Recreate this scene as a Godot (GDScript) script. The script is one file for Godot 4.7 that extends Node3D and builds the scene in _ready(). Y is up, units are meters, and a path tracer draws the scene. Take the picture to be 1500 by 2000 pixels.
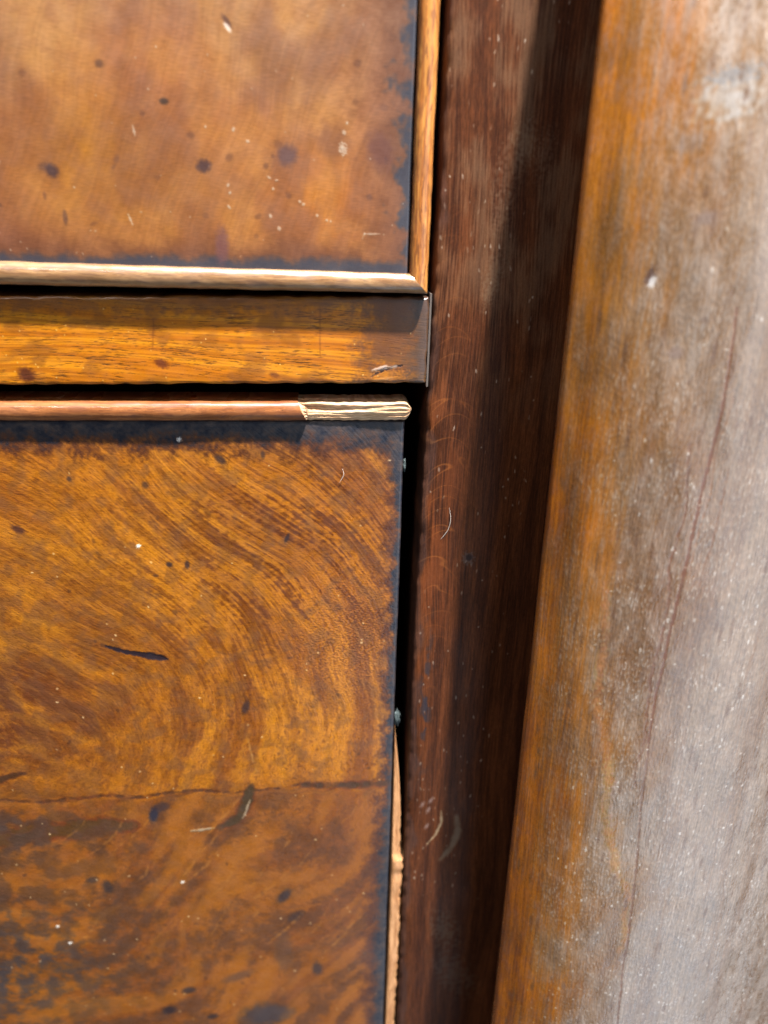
extends Node3D
# A close look at the front of an old mahogany chest of drawers: the corner of an upper drawer, the rail below it,
# a lower drawer with a broken bead, the stile and the round pilaster. All lengths below are millimetres; MM turns them into metres.

const MM := 0.001
var ns := FastNoiseLite.new()
var fb := FastNoiseLite.new()
var rng := RandomNumberGenerator.new()


func _ready() -> void:
	ns.noise_type = FastNoiseLite.TYPE_SIMPLEX
	ns.fractal_type = FastNoiseLite.FRACTAL_NONE
	ns.frequency = 1.0
	ns.seed = 11
	fb.noise_type = FastNoiseLite.TYPE_SIMPLEX
	fb.fractal_type = FastNoiseLite.FRACTAL_FBM
	fb.fractal_octaves = 3
	fb.frequency = 1.0
	fb.seed = 5
	rng.seed = 77
	setup_camera()
	setup_light()
	build_chest()
	build_lint()


# ---------------------------------------------------------------- camera and light
func setup_camera() -> void:
	var cam := Camera3D.new()
	cam.name = "camera"
	cam.near = 0.01
	cam.far = 20.0
	cam.fov = 67.38
	var back := -Vector3(0.07478985, -0.35592217, -0.93151805)
	var up := Vector3(0.00164638, 0.93417707, -0.35680597)
	var right := up.cross(back)
	cam.transform = Transform3D(Basis(right, up, back).orthonormalized(), Vector3(0, 0, 180) * MM)
	var at := CameraAttributesPhysical.new()
	at.frustum_focal_length = 26.25
	at.exposure_aperture = 9.0
	at.frustum_focus_distance = 0.188
	cam.attributes = at
	add_child(cam)
	cam.fov = 67.38


func setup_light() -> void:
	var we := WorldEnvironment.new()
	we.name = "environment"
	var e := Environment.new()
	e.background_mode = Environment.BG_COLOR
	e.background_color = Color(0.2, 0.2, 0.215)
	e.tonemap_mode = Environment.TONE_MAPPER_LINEAR
	e.tonemap_exposure = 1.3
	e.sdfgi_enabled = true
	e.ssao_enabled = true
	e.ssil_enabled = true
	we.environment = e
	add_child(we)
	# the ceiling spot above and to the right of the chest
	lamp_spot("key_lamp", Vector3(0.68, 3.0, 1.0), 1300.0, 5.5, 0.03, Color(1.0, 0.99, 0.975), Vector3(10, -70, 0))
	# an added weak fill from the upper left, for the pilaster edge and stile
	lamp_spot("fill_lamp", Vector3(-0.55, 1.0, 1.1), 1700.0, 0.35, 0.08, Color(1.0, 0.97, 0.94), Vector3(20, -60, 0))
	# an added tall panel in front and to the right, for sheen on the pilaster
	var w := AreaLight3D.new()
	w.name = "sheen_panel_light"
	w.area_size = Vector2(1.05, 2.5)
	w.light_energy = 1.3
	w.light_color = Color(0.82, 0.91, 1.0)
	w.shadow_enabled = true
	w.area_range = 6.0
	add_child(w)
	w.look_at_from_position(Vector3(740, -500, 1120) * MM, Vector3(60, -80, 0) * MM, Vector3.UP)
	# a cool ceiling panel nearly overhead
	var t := AreaLight3D.new()
	t.name = "ceiling_panel_light"
	t.area_size = Vector2(0.7, 0.5)
	t.light_energy = 3.4
	t.light_color = Color(0.82, 0.91, 1.0)
	t.shadow_enabled = true
	t.area_range = 6.0
	add_child(t)
	t.look_at_from_position(Vector3(60, 1500, 300) * MM, Vector3(0, -20, 0) * MM, Vector3.BACK)


func lamp_spot(called: String, dir: Vector3, dist: float, energy: float, size: float, c: Color, aim: Vector3) -> void:
	var l := SpotLight3D.new()
	l.name = called
	l.light_energy = energy
	l.light_color = c
	l.light_size = size
	l.spot_angle = 24.0
	l.spot_range = 6.0
	l.spot_attenuation = 2.0
	l.shadow_enabled = true
	add_child(l)
	l.look_at_from_position((aim + dir.normalized() * dist) * MM, aim * MM, Vector3.UP)


# ---------------------------------------------------------------- computed wood surfaces
class WoodFinish:
	var x0: float
	var y1: float
	var s: float
	var w: int
	var h: int
	var col := PackedByteArray()
	var dat := PackedByteArray()
	var ns: FastNoiseLite

	func setup(left: float, top: float, wide: float, high: float, per_mm: float, noise: FastNoiseLite) -> void:
		x0 = left
		y1 = top
		s = per_mm
		w = int(wide * per_mm)
		h = int(high * per_mm)
		col.resize(w * h * 3)
		dat.resize(w * h * 3)
		ns = noise

	func px(i: int, r: float, g: float, b: float, hgt: float, rough: float) -> void:
		var k := i * 3
		col[k] = int(clampf(r, 0.0, 255.0))
		col[k + 1] = int(clampf(g, 0.0, 255.0))
		col[k + 2] = int(clampf(b, 0.0, 255.0))
		dat[k] = int(clampf(128.0 + hgt * 100.0, 0.0, 255.0))
		dat[k + 1] = int(clampf(rough * 255.0, 0.0, 255.0))

	func blend(i: int, c: Color, a: float, dh: float, dr: float) -> void:
		var k := i * 3
		col[k] = int(lerpf(col[k], c.r8, a))
		col[k + 1] = int(lerpf(col[k + 1], c.g8, a))
		col[k + 2] = int(lerpf(col[k + 2], c.b8, a))
		dat[k] = int(clampf(dat[k] + dh * 100.0 * a, 0.0, 255.0))
		dat[k + 1] = int(clampf(dat[k + 1] + dr * 255.0 * a, 0.0, 255.0))

	# a stain with a ragged, soft edge
	func spot(x: float, y: float, rx: float, ry: float, turn: float, c: Color, a: float, soft := 0.5, ragged := 0.12, dh := 0.0, dr := 0.0) -> void:
		var reach := maxf(rx, ry) * 1.6
		var ca := cos(turn)
		var sa := sin(turn)
		var fr := 1.3 / maxf(0.6, minf(rx, ry))
		for iy in range(maxi(0, int((y1 - y - reach) * s)), mini(h, int((y1 - y + reach) * s) + 1)):
			for ix in range(maxi(0, int((x - reach - x0) * s)), mini(w, int((x + reach - x0) * s) + 1)):
				var dx := x0 + (ix + 0.5) / s - x
				var dy := y1 - (iy + 0.5) / s - y
				var p := (dx * ca + dy * sa) / rx
				var q := (-dx * sa + dy * ca) / ry
				var d := sqrt(p * p + q * q) + ns.get_noise_2d((x + dx) * fr, (y + dy) * fr + x * 7.0) * ragged
				if d < 1.0 + soft:
					blend(iy * w + ix, c, a * (1.0 - smoothstep(1.0 - soft, 1.0 + soft, d)), dh, dr)

	# a scratch, crack or dark line along points, thinning at its ends
	func line(pts: PackedVector2Array, wide: float, c: Color, a: float, wobble := 0.4, dh := 0.0, broken := 0.0) -> void:
		var total := 0.0
		for i in pts.size() - 1:
			total += pts[i].distance_to(pts[i + 1])
		var gone := 0.0
		for i in pts.size() - 1:
			var p := pts[i]
			var q := pts[i + 1]
			var steps := maxi(1, int(p.distance_to(q) * s * 1.6))
			for k in steps:
				var t := float(k) / steps
				var at := (gone + t * p.distance_to(q)) / total
				var c0 := p.lerp(q, t)
				var along := at * total
				c0.x += (ns.get_noise_2d(along * 0.05, wide * 31.0) + 0.25 * ns.get_noise_2d(along * 0.3, wide * 47.0)) * wobble
				c0.y += (ns.get_noise_2d(along * 0.05 + 40.0, wide * 17.0) + 0.25 * ns.get_noise_2d(along * 0.3 + 40.0, wide * 23.0)) * wobble
				var keep := 1.0 - broken * smoothstep(-0.1, 0.5, ns.get_noise_2d(along * 0.3, 91.0 + p.x))
				var r := wide * 0.5 * (0.55 + 0.45 * sin(PI * clampf(at, 0.04, 0.96))) * (1.0 + 0.5 * ns.get_noise_2d(along * 0.7, 13.0))
				var rr := maxi(1, int(ceil((r + 0.15) * s)))
				var cx := int((c0.x - x0) * s)
				var cy := int((y1 - c0.y) * s)
				for jy in range(maxi(0, cy - rr), mini(h, cy + rr + 1)):
					for jx in range(maxi(0, cx - rr), mini(w, cx + rr + 1)):
						var d := Vector2(x0 + (jx + 0.5) / s, y1 - (jy + 0.5) / s).distance_to(c0)
						if d < r + 0.15:
							blend(jy * w + jx, c, a * keep * 0.5 * (1.0 - smoothstep(r * 0.5, r + 0.15, d)), dh, 0.0)
			gone += p.distance_to(q)

	func material(relief: float, shine: float, coat := 0.0, coat_rough := 0.3) -> StandardMaterial3D:
		var m := StandardMaterial3D.new()
		var a := Image.create_from_data(w, h, false, Image.FORMAT_RGB8, col)
		var b := Image.create_from_data(w, h, false, Image.FORMAT_RGB8, dat)
		m.albedo_texture = ImageTexture.create_from_image(a)
		var t := ImageTexture.create_from_image(b)
		m.roughness_texture = t
		m.roughness_texture_channel = BaseMaterial3D.TEXTURE_CHANNEL_GREEN
		m.heightmap_enabled = true
		m.heightmap_texture = t
		m.heightmap_scale = relief
		m.metallic_specular = shine
		if coat > 0.0:
			m.clearcoat_enabled = true
			m.clearcoat = coat
			m.clearcoat_roughness = coat_rough
			m.clearcoat_texture = t
		m.texture_repeat = false
		return m

	func uv(x: float, y: float) -> Vector2:
		return Vector2((x - x0) * s / w, (y1 - y) * s / h)


func ss(a: float, b: float, x: float) -> float:
	return smoothstep(a, b, x)


func bump(x: float, y: float, cx: float, cy: float, rx: float, ry: float) -> float:
	var p := (x - cx) / rx
	var q := (y - cy) / ry
	return exp(-(p * p + q * q))


func mix3(a: Vector3, b: Vector3, t: float) -> Vector3:
	return a.lerp(b, clampf(t, 0.0, 1.0))


func n2(x: float, y: float) -> float:
	return ns.get_noise_2d(x, y)


func f2(x: float, y: float) -> float:
	return fb.get_noise_2d(x, y)


# lower drawer: crotch mahogany veneer, amber with dark streaks curving round a centre on the left
func skin_lower() -> WoodFinish:
	var k := WoodFinish.new()
	k.setup(-107, -46, 128, 214, 5.5, ns)
	var dark := Vector3(72, 32, 10)
	var amber := Vector3(154, 88, 18)
	var gold := Vector3(182, 112, 24)
	var red := Vector3(108, 54, 18)
	var slate := Vector3(52, 47, 50)
	for iy in k.h:
		var y := k.y1 - (iy + 0.5) / k.s
		var dt := -46.3 - y
		var edge_w := 1.5 + 2.6 * ss(-66.0, -52.0, y) + 1.9 * ss(-145.0, -200.0, y)
		for ix in k.w:
			var x := k.x0 + (ix + 0.5) / k.s
			var wob := n2(x * 0.011, y * 0.011)
			var wob2 := n2(x * 0.035 + 31.0, y * 0.035)
			var jit := n2(x * 0.35, y * 0.35 + 7.0) * 0.35
			var dx := x + 92.0 + wob * 9.0 + wob2 * 0.5 + jit
			var dy := y + 139.0 + wob2 * 0.5 - wob * 4.0 - jit
			var low := ss(-155.5, -158.5, y + 1.2 * n2(x * 0.08, 2.0))
			var r := pow(pow(dx * dx + 60.0, 0.64) + pow(dy * dy * 0.9 + 60.0, 0.64), 0.78125) + low * 23.0
			var th := atan2(dy, dx) * 55.0
			var band := f2(r * 0.05 + 3.0, th * 0.014)
			var streak := f2(r * 0.1 + 7.0, th * 0.03)
			var fine := n2(r * 0.62, th * 0.07)
			var thread := n2(r * 2.6, th * 0.16)
			var pore := n2(r * 2.4, th * 0.34 + 9.0)
			var mott := f2(x * 0.3, y * 0.45 + 60.0)
			var zone := bump(x, y, -6.0, -82.0, 40.0, 36.0)
			var c := mix3(amber, gold, 0.45 + band * 1.1 + wob * 0.6 + mott * 0.3)
			c = mix3(c, red, ss(0.0, 0.5, band + 0.3 * low) * 0.7)
			c = mix3(c, Vector3(172, 108, 22), bump(x, y, -50.0, -88.0, 46.0, 24.0) * 0.55)
			var core := bump(x, y, -98.0, -126.0, 46.0, 30.0)
			c = mix3(c, Vector3(92, 48, 24), core * clampf(0.7 + 0.9 * streak, 0.0, 1.0))
			c = mix3(c, dark, ss(-0.08, 0.42, streak + fine * 0.22 + mott * 0.35 + thread * 0.12) * (0.15 + 0.5 * zone) * (1.0 - 0.7 * low))
			c = mix3(c, dark, ss(0.25, 0.9, fine + mott * 0.5 + thread * 0.2) * (0.08 + 0.4 * zone))
			c = mix3(c, gold, ss(0.3, 0.8, -fine) * 0.22)
			var hatch := n2(x * 0.3, y * 3.0) + 0.5 * n2(x * 0.7, y * 4.5 + 9.0)
			c *= 1.0 + (0.09 + 0.06 * low) * thread + 0.06 * fine * low + 0.045 * hatch
			c = mix3(c, dark, ss(0.45, 0.85, pore + mott * 0.4) * 0.4)
			# the crackled varnish near the right edge
			var rip := bump(x, y, 6.0, -108.0, 17.0, 24.0)
			var crk := n2(x * 0.75 + wob * 3.0, y * 1.5) * 0.6 + n2(x * 1.4, y * 2.6) * 0.5
			c = mix3(c, gold if crk > 0.0 else red, absf(crk) * rip * 0.8)
			# lower part: greyer, softly blotched
			var blot := f2(r * 0.05 + 80.0, th * 0.03)
			var blot2 := f2(x * 0.1 + 12.0, y * 0.1)
			var cut := low
			low = ss(-148.0, -170.0, y + wob2 * 6.0) * 0.75 + cut * 0.25
			c = mix3(c, Vector3(112, 60, 22), low * 0.55)
			c = mix3(c, Vector3(76, 46, 28), low * ss(-0.35, 0.8, blot + blot2 * 0.6 + mott * 0.3) * 0.6)
			c = mix3(c, Vector3(158, 92, 22), low * ss(-0.2, 0.6, -blot + streak * 0.6 + mott * 0.2) * 0.5)
			c = mix3(c, Vector3(92, 58, 38), (1.0 - low) * ss(0.0, 0.5, blot2 - 0.05 + core * 0.5) * 0.35)
			c = mix3(c, Vector3(58, 56, 64), bump(x, y, -104.0, -222.0, 34.0, 26.0) * ss(-0.5, 0.6, blot2 + mott * 0.4) * 0.9)
			c = mix3(c, Vector3(70, 44, 28), low * bump(x, y, -95.0, -195.0, 46.0, 40.0) * ss(-0.5, 0.5, blot2 + streak) * 0.6)
			c = mix3(c, Vector3(66, 48, 42), bump(x, y, -95.0, -169.0, 26.0, 8.0) * ss(-0.3, 0.25, blot2) * 0.85)
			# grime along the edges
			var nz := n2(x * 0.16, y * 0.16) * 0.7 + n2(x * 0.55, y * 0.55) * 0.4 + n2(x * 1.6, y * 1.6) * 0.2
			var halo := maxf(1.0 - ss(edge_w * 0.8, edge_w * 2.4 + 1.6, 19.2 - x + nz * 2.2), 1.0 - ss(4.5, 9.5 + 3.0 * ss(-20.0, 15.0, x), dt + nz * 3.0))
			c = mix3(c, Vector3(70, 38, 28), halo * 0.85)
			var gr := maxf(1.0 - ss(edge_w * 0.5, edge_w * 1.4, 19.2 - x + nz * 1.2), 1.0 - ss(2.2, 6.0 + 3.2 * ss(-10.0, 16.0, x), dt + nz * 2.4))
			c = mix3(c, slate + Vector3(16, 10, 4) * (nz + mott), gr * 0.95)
			var g := n2(x * 3.1, y * 3.1) * 5.0
			c += Vector3(g, g, g)
			var hgt := hatch * 0.15 + thread * 0.15 + fine * 0.12 + crk * rip * 1.0 - ss(0.5, 0.85, pore) * 0.25 + nz * 0.15 + wob2 * 0.8
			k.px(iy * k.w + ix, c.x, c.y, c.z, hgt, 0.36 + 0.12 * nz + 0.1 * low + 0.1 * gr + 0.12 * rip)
	var ink := Color8(40, 28, 34)
	# dents and ink-dark marks
	k.line(PackedVector2Array([Vector2(-58.5, -107.3), Vector2(-54.0, -109.0), Vector2(-49.5, -109.8), Vector2(-42.5, -111.6)]), 1.3, ink, 0.9, 0.12, -0.3)
	k.line(PackedVector2Array([Vector2(-50, -109.9), Vector2(-43, -111.4)]), 2.0, ink, 0.8, 0.1, -0.3)
	k.spot(-22.5, -127.6, 1.0, 2.3, -0.3, Color8(58, 36, 30), 0.9)
	k.spot(-10.1, -76.7, 0.5, 1.3, -0.4, ink, 0.8)
	k.spot(-76.3, -73.6, 1.7, 0.9, -0.5, Color8(62, 32, 24), 0.85)
	k.spot(-40.2, -83.7, 0.8, 0.7, 0.0, ink, 0.8)
	k.spot(-35.7, -83.9, 0.6, 1.1, 0.0, ink, 0.75)
	k.spot(-25.9, -55.6, 1.6, 0.9, -0.7, ink, 0.75)
	k.spot(-15.5, -54.5, 0.5, 1.0, 0.0, ink, 0.6)
	k.spot(-44.5, -62.2, 0.8, 0.9, 0.2, ink, 0.6)
	k.spot(-62.5, -60.5, 0.6, 0.7, 0.2, ink, 0.6)
	k.spot(-50.6, -164.2, 1.3, 2.8, -0.2, Color8(38, 34, 46), 0.95)
	k.spot(-48.4, -161.5, 2.6, 1.6, 0.3, Color8(48, 34, 38), 0.7)
	k.spot(-66.4, -191.0, 1.5, 2.4, 0.2, Color8(52, 40, 38), 0.85)
	k.spot(-70.7, -188.0, 1.6, 1.2, 0.2, Color8(52, 40, 38), 0.7)
	k.spot(-13.3, -197.8, 1.5, 3.2, -0.6, Color8(52, 40, 42), 0.85)
	k.spot(-3.2, -229.4, 1.6, 2.8, 0.1, Color8(56, 42, 42), 0.8)
	k.spot(-20.4, -249.6, 8.0, 5.0, 0.1, Color8(60, 50, 52), 0.85)
	k.spot(-52.0, -245.0, 2.4, 1.7, 0.4, Color8(46, 34, 36), 0.9)
	k.spot(-45.0, -236.5, 2.2, 1.4, 0.2, Color8(46, 34, 36), 0.8)
	k.spot(-38.0, -249.0, 1.8, 1.2, 0.2, Color8(46, 34, 36), 0.8)
	k.spot(-10.0, -206.5, 3.0, 1.6, 0.7, Color8(58, 42, 40), 0.7)
	k.spot(-29.0, -231.5, 5.5, 1.6, 0.4, Color8(78, 52, 40), 0.6)
	k.spot(-14.0, -222.0, 3.0, 8.0, 0.1, Color8(82, 56, 42), 0.6)
	for i in 60:
		k.spot(rng.randf_range(-95, 15), rng.randf_range(-245, -55), rng.randf_range(0.25, 0.7), rng.randf_range(0.3, 0.9), rng.randf() * 3.0, Color8(62, 36, 24), rng.randf_range(0.25, 0.6))
	# the split across the veneer and the tear hanging from it
	k.line(PackedVector2Array([Vector2(-106, -157.9), Vector2(-93, -157.5), Vector2(-71.7, -157.8), Vector2(-50, -156.8), Vector2(-23.6, -156.9), Vector2(-5.7, -155.6)]), 1.2, Color8(78, 46, 28), 0.4, 1.0, -0.3, 0.85)
	k.line(PackedVector2Array([Vector2(-8, -155.4), Vector2(4, -156.2), Vector2(18.6, -155.8)]), 3.0, Color8(70, 46, 36), 0.25, 0.7, -0.2, 0.7)
	k.line(PackedVector2Array([Vector2(-22.0, -154.0), Vector2(-23.5, -160.0), Vector2(-26.5, -166.0), Vector2(-31, -169.5)]), 3.8, Color8(66, 48, 38), 0.2, 1.0, -0.3, 0.4)
	k.line(PackedVector2Array([Vector2(-22.2, -159.5), Vector2(-24.8, -166.5)]), 0.7, Color8(148, 126, 100), 0.6, 0.4, 0.4)
	k.line(PackedVector2Array([Vector2(-40.5, -171.0), Vector2(-33.5, -169.8)]), 1.0, Color8(156, 132, 104), 0.6, 0.3, 0.4)
	k.line(PackedVector2Array([Vector2(-105, -171), Vector2(-75, -168), Vector2(-56, -166.5)]), 6.0, Color8(80, 50, 34), 0.1, 1.5, -0.1, 0.5)
	k.line(PackedVector2Array([Vector2(-106, -152.5), Vector2(-92, -150), Vector2(-84, -147)]), 2.4, Color8(70, 42, 28), 0.3, 0.8)
	k.line(PackedVector2Array([Vector2(-22, -138), Vector2(-20.5, -150)]), 0.6, Color8(174, 124, 66), 0.3, 0.4, 0.0, 0.8)
	# streaks of pale figure in the lower half
	for i in 24:
		var p := Vector2(rng.randf_range(-80, 5), rng.randf_range(-225, -170))
		var d := Vector2(1.0, rng.randf_range(0.9, 1.8)).normalized() * rng.randf_range(6, 20)
		k.line(PackedVector2Array([p, p + d * 0.5 + Vector2(0.8, -0.6), p + d]), rng.randf_range(0.6, 1.4), Color8(172, 112, 48), 0.13, 0.6, 0.0, 0.7)
	for i in 110:
		k.spot(rng.randf_range(-100, 17), rng.randf_range(-250, -52), rng.randf_range(0.14, 0.34), rng.randf_range(0.16, 0.4), rng.randf() * 3.0, Color8(226, 190, 140), rng.randf_range(0.35, 0.8), 0.4, 0.2, 0.5)
	for p in [Vector2(-47.5, -78.5), Vector2(-35.5, -50.6), Vector2(-83, -206.0), Vector2(-80, -213.0), Vector2(-44, -190.5)]:
		k.spot(p.x, p.y, 0.6, 0.5, 0.5, Color8(222, 214, 204), 0.95, 0.3, 0.5, 0.5)
	return k


# upper drawer: paler, cloudy, nearly without figure
func skin_upper() -> WoodFinish:
	var k := WoodFinish.new()
	k.setup(-92, 62, 112, 76, 7.0, ns)
	for iy in k.h:
		var y := k.y1 - (iy + 0.5) / k.s
		var dt := y + 10.2
		for ix in k.w:
			var x := k.x0 + (ix + 0.5) / k.s
			var cl := f2(x * 0.018, y * 0.018 + 20.0)
			var cl2 := f2(x * 0.05 + 40.0, y * 0.04)
			var cl3 := f2(x * 0.16 + 9.0, y * 0.16)
			var a := x * 0.93 - y * 0.36 + cl * 2.5
			var al := x * 0.36 + y * 0.93
			var streak := f2(a * 0.13, al * 0.012)
			var fine := n2(a * 0.9, al * 0.05)
			var hatch := n2(x * 0.35, y * 3.4)
			var c := mix3(Vector3(138, 84, 48), Vector3(150, 96, 54), 0.5 + cl * 1.2)
			c = mix3(c, Vector3(146, 106, 70), ss(12.0, 42.0, y + cl * 16.0) * 0.6)  # reflected haze put into the colour towards the top
			c = mix3(c, Vector3(124, 70, 26), ss(20.0, -10.0, y + cl * 12.0) * 0.8)
			c = mix3(c, Vector3(172, 112, 30), bump(x, y, -45.0, 8.0, 16.0, 11.0) * 0.3 + bump(x, y, -52.0, 16.0, 10.0, 12.0) * 0.3)
			c = mix3(c, Vector3(156, 90, 32), bump(x, y, 2.0, 4.0, 14.0, 12.0) * 0.7)
			c = mix3(c, Vector3(100, 56, 32), ss(-0.5, 0.7, cl2 + streak * 0.5) * 0.45)
			c = mix3(c, Vector3(172, 118, 60), ss(-0.3, 0.6, -cl2 + streak * 0.5 + cl3 * 0.3) * 0.3)
			c = mix3(c, Vector3(112, 66, 40), ss(-0.2, 0.6, cl3) * 0.22)
			c = mix3(c, Vector3(108, 62, 42), bump(x, y, -75.0, -6.0, 26.0, 5.0) * 0.6 + bump(x, y, -88.0, 34.0, 14.0, 22.0) * 0.5)
			c *= 1.0 + 0.03 * fine + 0.045 * hatch
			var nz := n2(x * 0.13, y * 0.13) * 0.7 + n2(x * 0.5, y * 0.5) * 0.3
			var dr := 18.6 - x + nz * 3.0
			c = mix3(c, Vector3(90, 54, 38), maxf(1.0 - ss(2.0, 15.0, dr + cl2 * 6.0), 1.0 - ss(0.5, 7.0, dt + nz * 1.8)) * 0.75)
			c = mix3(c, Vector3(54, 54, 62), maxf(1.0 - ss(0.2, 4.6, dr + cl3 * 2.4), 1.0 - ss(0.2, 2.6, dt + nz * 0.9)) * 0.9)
			var g := n2(x * 3.3, y * 3.3) * 3.0
			c += Vector3(g, g, g)
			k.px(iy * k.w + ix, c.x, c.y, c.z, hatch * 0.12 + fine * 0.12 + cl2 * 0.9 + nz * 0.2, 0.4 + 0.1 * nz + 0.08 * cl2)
	var mark := Color8(60, 40, 40)
	k.spot(-56.6, 8.0, 1.3, 1.2, -0.6, mark, 0.85)
	k.spot(-58.2, 8.8, 1.2, 0.7, 0.3, mark, 0.4)
	k.spot(-25.5, 9.7, 1.5, 1.2, 0.3, mark, 0.85)
	k.spot(-8.1, 12.1, 2.0, 1.9, 0.4, Color8(82, 54, 50), 0.85)
	k.spot(-32.8, 21.5, 0.9, 0.6, 0.0, Color8(58, 40, 30), 0.9)
	k.spot(-45.0, 27.8, 0.8, 0.7, 0.0, Color8(86, 56, 40), 0.8)
	k.spot(-19.5, 36.0, 0.5, 1.3, 0.7, Color8(76, 50, 44), 0.7)
	k.spot(-19.4, 34.9, 0.4, 1.0, 0.7, Color8(220, 208, 198), 0.7)
	k.spot(11.5, 13.5, 2.6, 3.6, 0.3, Color8(92, 56, 50), 0.6)
	k.spot(1.5, 15.0, 3.0, 3.0, 0.2, Color8(108, 66, 44), 0.6)
	k.spot(-22.5, -6.0, 1.4, 3.6, -0.05, Color8(100, 64, 64), 0.7)
	k.spot(-55.0, -1.0, 0.5, 1.4, 0.0, mark, 0.5)
	for i in 26:
		k.spot(rng.randf_range(-80, 14), rng.randf_range(-6, 30), rng.randf_range(0.3, 0.8), rng.randf_range(0.3, 0.9), rng.randf() * 3.0, Color8(84, 50, 34), rng.randf_range(0.3, 0.6))
	# small raised white flecks
	var wht := Color8(172, 148, 126)
	for p in [Vector2(-24.7, 17.1), Vector2(-19.0, 16.8), Vector2(3.4, 13.9), Vector2(3.8, 16.8), Vector2(4.4, 18.6), Vector2(-12.0, 7.8), Vector2(-10.4, 7.3), Vector2(-11.2, 5.6), Vector2(-20.6, 6.1), Vector2(-20.3, 4.6), Vector2(-5.6, 3.2), Vector2(-4.8, 2.7), Vector2(-1.9, 0.5), Vector2(0.2, -0.4), Vector2(1.0, -0.6), Vector2(-10.1, -2.3), Vector2(-11.9, 0.2), Vector2(-20.6, 1.8), Vector2(8.4, -3.0), Vector2(-16.2, 14.6)]:
		k.spot(p.x, p.y, rng.randf_range(0.2, 0.42), rng.randf_range(0.22, 0.5), rng.randf() * 3.0, wht, 0.7, 0.45, 0.15, 0.6)
	k.spot(3.6, 13.7, 0.8, 1.2, 0.1, wht, 0.7, 0.3, 0.4, 0.6)
	k.line(PackedVector2Array([Vector2(-39.5, 17.0), Vector2(-39.2, 15.0)]), 0.4, wht, 0.5, 0.1)
	k.line(PackedVector2Array([Vector2(-42.0, 0.0), Vector2(-41.2, -2.2)]), 0.4, wht, 0.45, 0.1)
	k.line(PackedVector2Array([Vector2(8.0, -4.0), Vector2(8.4, -3.0), Vector2(12, -3.0)]), 0.3, wht, 0.45, 0.1, 0.3, 0.4)
	for i in 60:
		k.spot(rng.randf_range(-80, 17), rng.randf_range(-9, 45), rng.randf_range(0.12, 0.22), rng.randf_range(0.12, 0.3), rng.randf() * 3.0, wht, rng.randf_range(0.3, 0.6), 0.4, 0.2, 0.4)
	return k


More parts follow.
